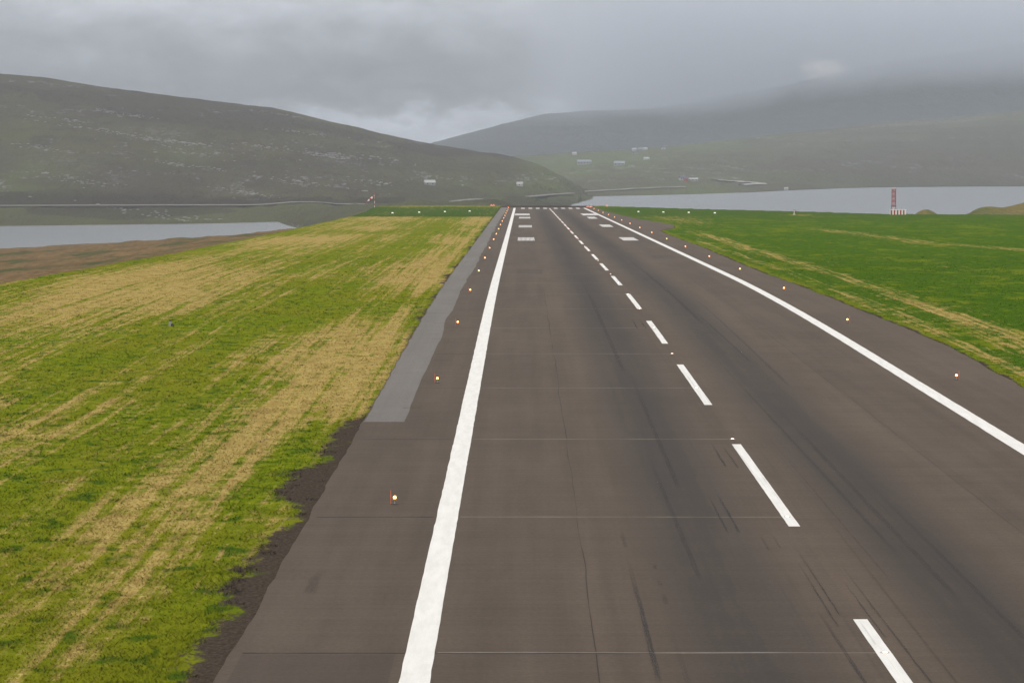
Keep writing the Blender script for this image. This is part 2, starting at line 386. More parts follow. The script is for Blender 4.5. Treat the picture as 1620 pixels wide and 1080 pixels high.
def land(X, Y):
    dp, inp = poly_dist(PLAT, X, Y)
    d1, i1 = poly_dist(LAKEP, X, Y); d2, i2 = poly_dist(LAKEP2, X, Y)
    ds = np.minimum(d1, d2); inl = np.maximum(i1, i2)
    zp = prof(np.minimum(Y, 1200))
    t = dp/(dp+ds+1e-6)
    bank = 2.2*ease(dp/14)                       # short steep bank, then the moor
    z = (zp-bank) + (LAKE_Z+.3-zp+bank)*t**.62
    z = z + np.where(dp > 0, (fbm(X*.02, Y*.02, 5, 21)-.5)*5*ease(dp/60)*ease(ds/160) + (fbm(X*.12, Y*.12, 4, 22)-.5)*1.4*ease(dp/25)*ease(ds/30), 0)
    z = np.where(inl > 0, LAKE_Z - np.minimum(inl*.06, 3) - .3, z)
    for px, Yk, y0, sx, sy in ((1745, 1350, 306, 46, 90), (1640, 1330, 318.5, 22, 60), (1565, 1330, 326.5, 16, 50), (1466, 1240, 330.5, 11, 25)):    # knolls behind the right field
        kx, _, kz = pix(px, y0, Yk)
        G = np.exp(-((X-kx)/sx)**2-((Y-Yk)/sy)**2)
        z = np.maximum(z, z+(kz-z)*G*1.0)
    z = np.where(Y > 2010, np.minimum(z, -56), z)
    z = z + np.where(dp <= 0, (fbm(X*.05, Y*.05, 3, 31)-.5)*.35*ease(inp/25), 0)
    rough = (fbm(X*1.1, Y*.7, 4, 41)-.5)*.16 + (fbm(X*.35, Y*.16, 3, 42)-.5)*.14
    z = z + rough*np.where(dp <= 0, 1, 1.5)
    # under the pavement the ground is cut away
    e = np.minimum(X-left_edge(Y), right_edge(Y)-X); e = np.minimum(e, END_Y+18-Y)
    z = np.where(e > -1.2, zp + (z-zp)*.25*ease(np.clip(-e/1.2, 0, 1)) + np.where(e > .12, -.3, .012), z)
    return z
def masks(X, Y):
    n = fbm(X*.22, Y*.05, 4, 51); n2 = fbm(X*.06, Y*.015, 3, 52)
    def band(c, w, amp=1.0): return np.exp(-((X-c)/w)**2)*amp
    jit = (fbm(Y*.02, X*.05, 3, 53)-.5)*3
    left = X < 11
    s = np.full(X.shape, .44)
    s += band(-14.9+jit*.6, 1.9, .28) + band(-11.2, .9, .30)*ease((Y-150)/20) + band(-47+jit, 8, .20) + band(-36.5+jit, 1.6, .20) + band(-56, 4, -.30)
    s -= band(-22+jit*1.6, 4.2, .26) + band(-30+jit, 2.6, .16) + band(-18.6, .8, .14) + band(-11.3, 1.1, .42)*(1-ease((Y-146)/14))
    for k, xx in enumerate(np.arange(-58, -10, 2.35)): s += band(xx+jit*.15, .38, .20*(1 if k % 3 else -1))   # mower tracks
    s += (n2-.5)*1.05
    s -= .18*np.exp(-((X+26)/10)**2-((Y-215)/60)**2)
    s = np.where(left, s, 0)
    sr = .02 + np.exp(-((X-39.3-jit*.35)/2.2)**2)*.54*ease((Y-120)/60)*(1-ease((Y-560)/140)) + np.exp(-((X-34.2-jit*.2)/1.15)**2)*.45*(1-ease((Y-500)/80)) + (n2-.5)*.35
    xb = itp(Y, [(400, 96), (456, 85), (500, 76), (590, 74), (640, 70)])
    sr += np.exp(-((X-xb)/4.5)**2)*.50*ease((Y-380)/50)*(1-ease((Y-620)/60))
    sr += .4*np.exp(-((X-92)/7)**2-((Y-900)/35)**2) + .50*np.exp(-((X-46)/9)**2-((Y-800)/90)**2)
    s = np.where(left, s, sr)
    eL = left_edge(Y)-X; eR = X-right_edge(Y)
    wob = (fbm(X*.0+Y*.09, X*.12, 4, 54)-.5)
    soilw = itp(Y, [(0, 1.6), (90, 1.7), (106, 1.5), (110, .3), (114, .5), (118, 1.9), (127, 2.0), (131, .9), (136, 1.3), (141, 2.2), (150, 1.6), (156, .25), (400, .2), (1200, .2)])
    soil = np.where(left, .5+(soilw*.78+wob*2.0-eL)*.62, .5+(.25+wob*.5-eR)*1.2)
    soil += .5*np.exp(-((X+13.6)/1.0)**2-((Y-146)/3)**2) + .45*np.exp(-((X+12.3)/.8)**2-((Y-125)/2)**2)
    soil += np.where(~left, .42*np.exp(-((X-40.3)/.9)**2)*fbm(Y*.08, X*.3, 3, 56)*ease((Y-170)/60)*(1-ease((Y-420)/80)), 0)
    soil += .6*np.exp(-((X-48)/7)**2-((Y-790)/12)**2)
    soil = np.clip(soil, 0, 1)
    rich = ease((X-28)/6); edgeyel = np.exp(-((X-right_edge(Y)-.5)/.8)**2)
    rich = rich*(1-.8*edgeyel)
    dark = ease((Y-850)/6)*(X < 11)*1.0 + ease((Y-700)/250)*(X > 11)*.7
    s = np.where((Y > 853) & left, s*.35, s)
    s = s + np.where(left, .5*np.exp(-((Y-851)/7)**2), 0)
    endg = ease((Y-1150)/20); s = s*(1-endg)+.45*endg; dark = dark*(1-endg)
    dp, inp = poly_dist(PLAT, X, Y)
    moor = ease((dp-1.5+(n-.5)*6)/4)
    moor = np.where((X > 60), moor*.6, moor)
    moor = np.where((Y > 1200) & (X < 60) & (X > -75), moor*.25, moor)
    one = np.ones(X.shape)
    return np.stack([np.clip(s, 0, 1), soil*(dp <= 0), rich, one], -1), np.stack([moor, dark, one*0, one], -1)

# ------------------------------------------------------------------ ground sheet (airfield plateau, banks, moor, lake bed)
APEX = -60.0
tcols = np.concatenate([np.linspace(-1.3, -.215, 60)[:-1], np.linspace(-.215, .205, 560), np.linspace(.205, 1.3, 60)[1:]])
rows = 1/np.linspace(1/(62.-APEX), 1/(2350.-APEX), 620)
rows = np.concatenate([np.linspace(10, rows[0], 14)[:-1], rows])
YY = rows[:, None]+APEX + 0*tcols[None, :]; XX = rows[:, None]*tcols[None, :]
ZZ = land(XX, YY)
m1, m2 = masks(XX, YY)
V = np.stack([XX, YY, ZZ], -1).reshape(-1, 3)
ground = mesh_obj('ground', V, grid_faces(len(rows), len(tcols)), GRASS, smooth=True, attrs={'mask': m1.reshape(-1, 4), 'mask2': m2.reshape(-1, 4)})
tag(ground, 'mown airfield grass and brown moor around the runway', kind='structure')

# far plain that carries the lake and the hills out to the horizon
base = mesh_obj('terrain', [(-30000, -3000, -60), (30000, -3000, -60), (30000, 40000, -60), (-30000, 40000, -60)], [(0, 1, 2, 3)], plain('far_moor', (.08, .08, .045), 1, .2, .002))
tag(base, 'dark moorland floor under the lake and the hills', kind='structure')
lake = mesh_obj('lake', [(-6000, 900, LAKE_Z), (8000, 900, LAKE_Z), (8000, 5200, LAKE_Z), (-6000, 5200, LAKE_Z)], [(0, 1, 2, 3)], WATER)
tag(lake, 'grey wind-rippled lake beyond the airfield', kind='structure')

# ------------------------------------------------------------------ hills
def hill_mesh(name, pxs, ctrl, rowsT, noise_amp, m, maskf, seed, back=900):
    """ctrl(px) -> list of (Y, y_pixel) from the foot to the ridge; the far side falls away behind the ridge."""
    nseg = rowsT; Vs = np.zeros((nseg+14, len(pxs), 3)); PXm = np.zeros((nseg+14, len(pxs))); T = np.zeros((nseg+14, len(pxs)))
    for j, px in enumerate(pxs):
        c = ctrl(px); Yc = np.array([q[0] for q in c], float); zc = np.array([CAM_H+(224-q[1])/FP*q[0] for q in c])
        Yg = np.linspace(Yc[0], Yc[-1], nseg)
        yp = np.interp(Yg, Yc, [q[1] for q in c]); z = CAM_H+(224-yp)/FP*Yg
        tt = (Yg-Yc[0])/(Yc[-1]-Yc[0])
        Yb = Yc[-1]+np.linspace(0, 1, 15)[1:]*back; zb = zc[-1]-(np.linspace(0, 1, 15)[1:]**1.5)*(zc[-1]+60)
        Ya = np.concatenate([Yg, Yb]); za = np.concatenate([z, zb]); ta = np.concatenate([tt, 1+np.linspace(0, 1, 15)[1:]])
        Vs[:, j, 0] = (px-826.2)/FP*Ya; Vs[:, j, 1] = Ya; Vs[:, j, 2] = za; PXm[:, j] = px; T[:, j] = ta
    X, Y = Vs[..., 0], Vs[..., 1]
    nz = (fbm(X*.012, Y*.006, 5, seed)-.5)*1.0 + (fbm(X*.05, Y*.03, 4, seed+3)-.5)*.45
    # basalt terraces: flatter treads and steeper risers
    amp = ease(T*4)*np.where(T > 1, 1, 1-.72*ease((T-.8)/.2))
    z = Vs[..., 2]
    st = 15.0; q = (z + (fbm(X*.004, Y*.004, 3, seed+9)-.5)*20)/st
    terr = (ease(np.clip((q-np.floor(q)-.35)/.45, 0, 1)) + np.floor(q) - q)*st*.30
    Vs[..., 2] = z + (nz*noise_amp + terr*noise_amp/14)*amp
    mk = maskf(PXm, T, X, Y)
    o = mesh_obj(name, Vs.reshape(-1, 3), grid_faces(nseg+14, len(pxs)), m, smooth=True, attrs={'mask': mk.reshape(-1, 4)})
    return o, Vs, PXm
HILLC = [(.062, .056, .037), (.077, .073, .038), (.054, .046, .035), (.040, .036, .027), (.082, .096, .040), (.036, .031, .025)]
SIDEC = [(.076, .074, .050), (.090, .080, .056), (.076, .068, .052), (.060, .055, .044), (.098, .114, .052), (.05, .045, .034)]
MTNC = [(.038, .042, .040), (.046, .047, .043), (.036, .038, .038), (.030, .032, .032), (.08, .1, .04), (.04, .04, .03)]
RIDGE = [(-1500, 150), (-600, 112), (-200, 113), (0, 118), (50, 121), (100, 127), (200, 142), (300, 155), (380, 164), (430, 170), (480, 182), (550, 198), (600, 210), (660, 223), (690, 229), (740, 237), (790, 243), (829, 252), (850, 259), (870, 268), (886, 278), (902, 288), (918, 300), (932, 311), (940, 316)]
def road_y(px): return float(itp(px, [(-1500, 336), (0, 326.3), (300, 325.2), (500, 325.4), (640, 324.6), (700, 322.8), (760, 318.6), (830, 312.2), (885, 307.4), (932, 304.5), (1010, 299.5)]))
def road_Y(px): return float(itp(px, [(-1500, 2050), (0, 2280), (500, 2330), (640, 2380), (760, 2500), (830, 2650), (885, 2880), (932, 3120), (1010, 3420)]))
def ctrl_left(px):
    r = (float(itp(px, [(-1500, 3300), (0, 3500), (500, 3700), (690, 3800), (830, 3600), (902, 3300), (940, 3080)])), float(itp(px, RIDGE)))
    if px < 440:
        b0 = (float(itp(px, [(-1500, 1600), (0, 2035), (300, 2110), (560, 2180)])), float(itp(px, [(-1500, 396), (0, 361), (300, 355), (560, 353)])))
    else:
        b0 = (float(itp(px, [(440, 2150), (640, 1560), (770, 1600), (905, 2780), (940, 2960)])), float(itp(px, [(440, 353.6), (640, 337), (770, 335), (870, 327), (905, 322.2), (940, 319.3)])))
    a = (road_Y(px), road_y(px))
    if px >= 918: return [b0, (b0[0]*.5+r[0]*.5, b0[1]*.5+r[1]*.5), r]
    b = (a[0]+26, a[1]-2.0)
    kd = float(itp(px, [(360, 25), (520, 170)])); k0 = [(b0[0]-kd, 224+(CAM_H+54)/(b0[0]-kd)*FP)]      # the foot runs down under the moor
    return k0 + [b0, a, b, (a[0]+(r[0]-a[0])*.30, a[1]+(r[1]-a[1])*.42), (a[0]+(r[0]-a[0])*.65, a[1]+(r[1]-a[1])*.77), r]
def mk_left(px, T, X, Y):
    rY = np.vectorize(road_Y)(px[0])[None, :]
    n = fbm(X*.01, Y*.006, 4, 71)
    gr = np.clip((Y < rY-8)*.55 + .85*np.exp(-((px-60)/90)**2-((T-.28)/.10)**2) + .7*np.exp(-((px-285)/45)**2-((T-.46)/.07)**2) + .9*np.exp(-((px-760)/90)**2)*ease((T-.35)/.1)*(1-ease((T-.6)/.1)) + .5*np.exp(-((px-30)/60)**2-((T-.5)/.2)**2) + .9*np.exp(-((px-865)/45)**2)*ease((T-.4)/.2), 0, 1)
    hd = np.clip(ease((Y-rY-4)/10)*(1-ease((Y-rY-70)/60))*.9*(px < 640) + .45*np.exp(-((px-880)/45)**2)*(T < .4) + .6*(fbm(X*.006, Y*.004, 3, 77) > .58), 0, 1)
    rk = .5*np.exp(-((px-255)/55)**2-((T-.60)/.04)**2) + .6*np.exp(-((px-525)/40)**2-((T-.62)/.05)**2) + .5*np.exp(-((px-385)/45)**2-((T-.26)/.04)**2) + .5*np.exp(-((px-100)/60)**2-((T-.40)/.06)**2) + .45*np.exp(-((px-190)/35)**2-((T-.30)/.05)**2)
    return np.stack([gr, np.clip(rk*(n*1.6-.1), 0, 1), hd, gr*0+1], -1)
pxl = np.concatenate([np.linspace(-1500, -60, 70)[:-1], np.linspace(-60, 940, 420)])
HILL = hill_material('heather_hill', HILLC, 1.0)
hill, HV, HPX = hill_mesh('hill', pxl, ctrl_left, 230, 13, HILL, mk_left, 101)
tag(hill, 'long brown-green rocky hill sloping down to the right behind the lake', kind='structure')

SIDE_R = [(300, 262), (700, 258), (780, 250), (850, 245), (930, 240), (1000, 236.5), (1060, 231), (1100, 228), (1200, 215), (1300, 204.5), (1400, 194), (1500, 187), (1620, 174), (1900, 150), (2900, 140)]
SHORE_R = [(300, 312), (900, 312), (970, 310.6), (1079, 308.2), (1182, 304.8), (1240, 301.8), (1330, 298), (1400, 296.4), (1500, 295.4), (1620, 295), (2900, 293)]
def ctrl_side(px):
    y0 = float(itp(px, SHORE_R)); Y0 = (CAM_H-LAKE_Z)*FP/(y0-224)
    r = (float(itp(px, [(300, 4700), (700, 4700), (1060, 5300), (1400, 6000), (2900, 6200)])), float(itp(px, SIDE_R)))
    return [(Y0-15, y0+.9), (Y0+60, y0-2.0), (Y0+(r[0]-Y0)*.22, y0+(r[1]-y0)*.34), (Y0+(r[0]-Y0)*.6, y0+(r[1]-y0)*.70), r]
def mk_side(px, T, X, Y):
    n = fbm(X*.004, Y*.003, 4, 81)
    gr = 1.0*np.exp(-((px-930)/120)**2)*ease((T-.25)/.2)*(1-.2*ease((T-.9)/.1)) + .75*np.exp(-((px-1110)/70)**2)*ease((T-.55)/.2) + .5*np.exp(-((px-1100)/110)**2)*(T < .25) + .35*(n > .5)
    rk = .9*np.exp(-((T-.93)/.035)**2)*ease((px-1180)/90)*(fbm(px*.03, T*30, 3, 83) > .48)
    return np.stack([np.clip(gr, 0, 1), np.clip(rk, 0, 1), .8*(T < .03)*(px > 1180), gr*0+1], -1)
pxs = np.linspace(300, 2900, 420)
side, SV, SPX = hill_mesh('hillside', pxs, ctrl_side, 150, 10, hill_material('pasture_hillside', SIDEC, .8, .8), mk_side, 131)
tag(side, 'pale green farmed hillside rising beyond the far lake shore', kind='structure')

MTN_R = [(-200, 300), (560, 262), (640, 240), (690, 224.5), (740, 211), (800, 195.5), (860, 180.5), (930, 175.5), (1000, 174), (1060, 169), (1150, 153), (1250, 134), (1300, 121), (1400, 99), (1620, 70), (2000, 60), (2900, 90)]
def ctrl_mtn(px):
    r = (8600., float(itp(px, MTN_R))); y0 = max(262., r[1]+4)
    return [(6500, y0), (7300, y0+(r[1]-y0)*.42), r]
mtn, MV, MPX = hill_mesh('mountain', np.linspace(-200, 2900, 340), ctrl_mtn, 90, 14, hill_material('dark_mountain', MTNC, .35, .6), lambda p, T, X, Y: np.stack([p*0, p*0, p*0, p*0+1], -1), 161, back=600)
tag(mtn, 'dark mountain running up into the low cloud', kind='structure')
def on(VV, PXm, px, Y):                         # height of a hill mesh at photo column px and distance Y
    j = int(np.argmin(abs(PXm[0]-px))); k = int(np.argmin(abs(VV[:, j, 1]-Y))); return float(VV[k, j, 2])
def on_pix(VV, PXm, px, py):                    # first point of a hill mesh seen at (px, py)
    j = int(np.argmin(abs(PXm[0]-px))); yp = 224-(VV[:, j, 2]-CAM_H)/VV[:, j, 1]*FP
    k = int(np.argmax(yp <= py)); return Vector(((px-826.2)/FP*VV[k, j, 1], VV[k, j, 1], VV[k, j, 2]))

# ------------------------------------------------------------------ haze and the cloud lying on the mountain
def volume_mat(name, col, dens, aniso=0.0):
    m = bpy.data.materials.new(name); m.use_nodes = True; nt = m.node_tree; nt.nodes.clear()
    o = nt.nodes.new('ShaderNodeOutputMaterial'); v = nt.nodes.new('ShaderNodeVolumePrincipled')
    v.inputs['Color'].default_value = (*col, 1); v.inputs['Density'].default_value = dens; v.inputs['Anisotropy'].default_value = aniso
    nt.links.new(v.outputs[0], o.inputs['Volume']); m.cycles.homogeneous_volume = True
    return m
HZ = MB().box(-9000, 9000, -2500, 10800, -61, 520).build('haze', volume_mat('haze_air', (.76, .84, .96), 8.0e-5))
tag(HZ, 'thin grey rain haze over lake and hills', kind='stuff')
def cloud_material(x0, x1, base, dens):
    """Vapour whose underside follows 'base' (metres along X -> height), thickening upwards and breaking into wisps."""
    m = bpy.data.materials.new('cloud_vapour'); m.use_nodes = True; nt = m.node_tree; nt.nodes.clear(); K = Nodes(nt)
    o = nt.nodes.new('ShaderNodeOutputMaterial'); v = nt.nodes.new('ShaderNodeVolumePrincipled')
    v.inputs['Color'].default_value = (.74, .80, .90, 1); v.inputs['Anisotropy'].default_value = .2
    X, Y, Z = K.xyz()
    fc = nt.nodes.new('ShaderNodeFloatCurve'); cm = fc.mapping.curves[0]
    z0, z1 = 0.0, 500.0
    P = [((x-x0)/(x1-x0), (z-z0)/(z1-z0)) for x, z in base]
    cm.points[0].location = P[0]; cm.points[1].location = P[-1]
    for p in P[1:-1]: cm.points.new(*p)
    fc.mapping.update()
    K.l(K.rng(X, x0, x1, 0, 1, False), fc.inputs['Value'])
    zb = K.m('MULTIPLY_ADD', fc.outputs[0], z1-z0, z0)
    n = K.noise(K.scale(K.pos(), (.0030, .0012, .0050)), 1, 4, .6)
    h = K.m('ADD', K.m('SUBTRACT', Z, zb), K.m('MULTIPLY', K.m('SUBTRACT', n, .5), 190))
    d = K.m('MULTIPLY', K.rng(h, -70, 70), K.rng(X, x0, x0+600))
    d = K.m('MULTIPLY', d, K.rng(Y, 7050, 7900))
    d = K.m('MULTIPLY', d, K.rng(Z, 380, 500, 1, 0))
    K.l(K.m('MULTIPLY', d, dens), v.inputs['Density']); K.l(v.outputs[0], o.inputs['Volume'])
    return m
def at8(px, y): return ((px-826.2)/FP*8300, CAM_H+(224-y)/FP*8300)
cb = [at8(780, 186), at8(870, 180), at8(960, 174), at8(1060, 168), at8(1180, 148), at8(1300, 130), at8(1450, 118), at8(1620, 112), at8(2100, 105)]
CLD = MB().box(cb[0][0], cb[-1][0], 7000, 9300, 60, 505).build('clouds', cloud_material(cb[0][0], cb[-1][0], cb, .0030))
def wisp_material(c, r, dens):
    m = bpy.data.materials.new('wisp_vapour'); m.use_nodes = True; nt = m.node_tree; nt.nodes.clear(); K = Nodes(nt)
    o = nt.nodes.new('ShaderNodeOutputMaterial'); v = nt.nodes.new('ShaderNodeVolumePrincipled'); v.inputs['Color'].default_value = (1, 1, 1, 1)
    X, Y, Z = K.xyz(); q = None
    for S, cc, rr in zip((X, Y, Z), c, r):
        t = K.m('DIVIDE', K.m('SUBTRACT', S, cc), rr); t = K.m('MULTIPLY', t, t); q = t if q is None else K.m('ADD', q, t)
    n = K.noise(K.scale(K.pos(), (.040, .016, .045)), 1, 4, .65)
    d = K.m('MULTIPLY', K.rng(K.m('ADD', q, K.m('MULTIPLY', K.m('SUBTRACT', n, .5), 7.0)), -.6, 1.4, 1, 0), dens)
    K.l(d, v.inputs['Density']); K.l(v.outputs[0], o.inputs['Volume']); return m
wc, wr = pix(1300, 110, 7000), (58, 110, 26)
WSP = MB().box(wc[0]-110, wc[0]+110, wc[1]-200, wc[1]+200, wc[2]-60, wc[2]+60).build('clouds', wisp_material(wc, wr, .0045))
tag(WSP, 'small bright wisp of cloud in front of the dark mountain top', kind='stuff')
tag(CLD, 'grey cloud hiding the top of the dark mountain', kind='stuff')

# ------------------------------------------------------------------ runway
ry = np.concatenate([np.arange(10, 360, 1.0), np.arange(360, END_Y, 4.0), [END_Y]])
def strip_mesh(name, ys, xl, xr, lift, m, parent=None, ncol=2, thick=0):
    t = np.linspace(0, 1, ncol)[None, :]
    X = xl[:, None]*(1-t)+xr[:, None]*t; Y = ys[:, None]+0*t; Z = prof(Y)+lift
    o = mesh_obj(name, np.stack([X, Y, Z], -1).reshape(-1, 3), grid_faces(len(ys), ncol), m, parent)
    return o
runway = strip_mesh('runway', ry, left_edge(ry), right_edge(ry), .02, ASPH, ncol=12)
tag(runway, 'brown-grey asphalt runway with white paint running to the lake', kind='structure')
def quad_strip(name, xc, w, y0, y1, lift, m, step=2.0, wob=0.0, seed=0, slant=0.0, uv=False):
    n = max(2, int((y1-y0)/step)+1); ys = np.linspace(y0, y1, n)
    a = (vnoise(ys*.9, ys*0+seed, 3)-.5)*wob; b = (vnoise(ys*.9, ys*0+seed+5.5, 4)-.5)*wob
    xm = xc+slant*(ys-y0)
    o = strip_mesh(name, ys, xm-w/2+a, xm+w/2+b, lift, m, runway)
    if uv:
        u = o.data.uv_layers.new(name='UVMap'); V_ = o.data.vertices
        for p in o.data.polygons:
            for li, vi in zip(p.loop_indices, p.vertices): u.data[li].uv = (vi % 2, (V_[vi].co.y-y0)/(y1-y0))
    return o
# newer grey shoulder strip along the left edge, its inner edge wandering
gy = np.concatenate([np.arange(150, 420, 1.0), np.arange(420, 1125, 4.0)])
gi = -6.55 + (fbm(gy*.055, gy*0+2.2, 3, 61)-.5)*.8 + .5*ease((gy-800)/300)
strip_mesh('shoulder_strip', gy, left_edge(gy)+.08, gi, .026, STRIP, runway, ncol=4)
# paint
quad_strip('edge_line', -3.14, .90, 12, 1112, .030, PAINT, 1.0, .035, 1)
quad_strip('edge_line', 25.62, .90, 12, 1112, .030, PAINT, 1.0, .035, 2)
dash = [(58.0, 87.6), (109.0, 138.9), (159.8, 188.9), (208.6, 235.9), (254.1, 283.0), (303.5, 330.8), (351.4, 380.4), (398.3, 426.8)]
while dash[-1][0]+47.6 < 1085: dash.append((dash[-1][0]+47.6, dash[-1][0]+47.6+28.6))
for k, (a, b) in enumerate(dash): quad_strip('centre_dash', 11.13, .47, a, b, .030, PAINT, 1.0, .02, 10+k)
for k in range(4): quad_strip('threshold_stripe', .28+3.02*k, 1.5, 1083, 1112, .030, PAINT, 15)
for k in range(4): quad_strip('threshold_stripe', 13.65+3.02*k, 1.5, 1083, 1112, .030, PAINT, 15)
def tdz(x0, x1, y0, y1, nb, duty):
    b = MB(); p = (x1-x0)/nb
    for k in range(nb):
        for a, c in zip(np.linspace(y0, y1, 4)[:-1], np.linspace(y0, y1, 4)[1:]):
            xa, xb = x0+k*p, x0+k*p+p*duty
            b.add([(xa, a, pz(a)+.03), (xb, a, pz(a)+.03), (xb, c, pz(c)+.03), (xa, c, pz(c)+.03)], [(0, 1, 2, 3)])
    return b.build('touchdown_bar', PAINT, runway)
for x0, x1, y0, y1, nb, d in ((-.85, 2.5, 521, 550, 13, .55), (-.85, 2.5, 664, 696, 13, .55), (-.95, 2.55, 815, 848, 13, .62), (-2.5, 2.55, 886, 930, 18, .7),
                              (19.75, 22.75, 523, 551, 13, .72), (20.1, 22.9, 672, 705, 13, .74), (20.3, 22.9, 812, 850, 13, .76), (20.1, 25.1, 886, 930, 18, .78)):
    tdz(x0, x1, y0, y1, nb, d)
# sealed cable slots to the centre lights, open paving joints, repair patches
CL = [81.8, 111.8, 141.3, 170.9, 198.6, 226.7, 254.1]
while CL[-1] < 1080: CL.append(CL[-1]+27.9)
def cross_line(name, y, x0, x1, w, lift, m, wob=.10, seed=0, drop=0.0):
    xs = np.linspace(x0, x1, 46); a = (fbm(xs*.25, xs*0+seed, 3, 7)-.5)*wob
    wv = w*(.45+1.1*vnoise(xs*.8, xs*0+seed, 9)); yc = y+a
    X = np.stack([xs, xs], 0); Y = np.stack([yc-wv/2, yc+wv/2], 0)
    return mesh_obj(name, np.stack([X, Y, prof(Y)+lift], -1).reshape(-1, 3), grid_faces(2, len(xs)), m, runway)
for k, y in enumerate(CL[:12]):
    cross_line('cable_slot', y, -2.6, 10.9, .10+.0004*y, .0245, SLOT, seed=k)
    cross_line('paving_joint', y-.12, -8.6, -3.7 if k else 4.0, .07+.0005*y, .0255, SEAM, seed=k+40)
for k, (y, x1) in enumerate([(158, -6.2), (176, -6.0), (192.4, -5.3), (214, -6.5), (219.5, -6.9), (233, -6.6), (247, -7.2), (262, -6.3), (290, -6.2)]):
    cross_line('shoulder_crack', y, x1-1.5*random.random()-.5, x1+.25, .16, .0285, SEAM, .3, k+80)
def long_joint(x, y0, y1, w, m, seed):
    ys = np.arange(y0, y1, .5); a = (fbm(ys*.12, ys*0+seed, 4, 8)-.5)*.22; wv = w*(.25+1.5*np.clip(fbm(ys*.18, ys*0+seed, 3, 12)-.25, 0, 1))
    return strip_mesh('paving_joint', ys, x+a-wv/2, x+a+wv/2, .0225, m, runway)
long_joint(2.32, 20, 300, .055, SEAM, 1); long_joint(20.1, 60, 330, .035, SEAM, 2); long_joint(15.6, 60, 260, .02, SEAM, 3)
def patch(x0, x1, y0, y1, m):
    ys = np.linspace(y0, y1, 8); return strip_mesh('repair_patch', ys, ys*0+x0, ys*0+x1, .0215, m, runway)
DARKP = asphalt_material('darker_repair_asphalt', (.052, .041, .032), (.072, .056, .044), strip=True)
patch(-.6, 2.6, 338, 356, DARKP); patch(-8.6, -3.9, 64, 81.5, DARKP); patch(20, 23.5, 405, 421, DARKP); patch(3.8, 9.4, 1010, 1055, DARKP)
# tyre marks
sk = [(4.0, .22, 77.0, 102.5), (4.0, .20, 103.2, 109), (4.87, .24, 60, 89.6), (4.9, .22, 90.4, 93), (4.9, .2, 94.3, 96), (4.9, .2, 98, 99.4), (8.74, .13, 107.0, 121), (8.27, .11, 107, 120),
      (9.5, .12, 102.5, 107.5), (10.0, .10, 103, 107.6), (10.25, .09, 86, 101), (10.0, .15, 70, 92), (10.55, .08, 88, 104), (11.52, .08, 84, 96.5), (11.05, .09, 83, 88.4), (9.85, .12, 129, 141), (10.4, .12, 128.5, 139),
      (9.7, .16, 225.5, 240), (10.44, .16, 225.5, 240), (7.1, .3, 120, 190), (6.4, .25, 95, 140), (15.0, .3, 90, 170), (15.9, .25, 75, 130), (14.3, .22, 100, 210), (17.2, .3, 170, 300), (16.3, .25, 190, 260), (12.6, .12, 70, 120), (13.2, .1, 95, 150), (6.9, .4, 180, 330), (15.6, .45, 230, 420), (11.9, .1, 75, 101)]
for k, (x, w, a, b) in enumerate(sk): quad_strip('tyre_mark', x, w, a, b, .034 + .0004*(k % 5), SKIDF if b-a > 27 or b-a < 7 else SKID, 1.0, .04, 60+k, .004*math.sin(k*2.7), uv=True)

quad_strip('oil_stain', -7.47, .55, 92.6, 98.5, .0345, SKIDF, .5, .25, 99, .03, uv=True)
# ------------------------------------------------------------------ grass blades standing on the mown verge
def scatter_grass(n, xr, yr, seed, hmin, hmax):
    r = np.random.default_rng(seed); a, b = yr
    u = r.random(n); Y = 1/np.sqrt(1/a**2 + u*(1/b**2-1/a**2)); X = xr[0] + (xr[1]-xr[0])*r.random(n)
    inv = (X > -.205*Y-4) & (X < .20*Y+4); X, Y = X[inv], Y[inv]
    mk, mk2 = masks(X, Y)
    e = np.minimum(X-left_edge(Y), right_edge(Y)-X)
    cl = fbm(X*1.3, Y*.8, 3, 91)
    keep = (e < -.02) & (mk[:, 1] + (fbm(X*1.5, Y*1.1, 3, 92)-.5)*1.6 < .62) & (cl + r.random(len(X))*.5 > .52)
    X, Y, cl, mk, mk2 = X[keep], Y[keep], cl[keep], mk[keep], mk2[keep]
    Z = land(X, Y); n = len(X)
    h = (hmin+(hmax-hmin)*r.random(n))*(.5+cl)*(1-.35*mk[:, 0]); w = .022*(Y/85)**.9*(.7+.6*r.random(n))
    th = r.random(n)*2*np.pi; lean = .8+1.2*r.random(n); ph = r.random(n)*2*np.pi
    dx, dy = np.cos(th)*w, np.sin(th)*w
    V = np.empty((n, 3, 3)); V[:, 0] = np.stack([X-dx, Y-dy, Z-.01], -1); V[:, 1] = np.stack([X+dx, Y+dy, Z-.01], -1)
    V[:, 2] = np.stack([X+np.cos(ph)*h*lean, Y+np.sin(ph)*h*lean, Z+h], -1)
    return V.reshape(-1, 3), np.repeat(mk, 3, 0), np.repeat(mk2, 3, 0)
parts = [scatter_grass(430000, (-64, -8.9), (70, 420), 1, .05, .13), scatter_grass(90000, (30.5, 90), (150, 420), 2, .04, .09)]
GV = np.concatenate([p[0] for p in parts]); GA = np.concatenate([p[1] for p in parts]); GB = np.concatenate([p[2] for p in parts])
gr = mesh_obj('grass', GV, np.arange(len(GV)).reshape(-1, 3), GRASS, attrs={'mask': GA, 'mask2': GB})
tag(gr, 'short mown green and straw grass beside the runway', 'grass', kind='stuff')

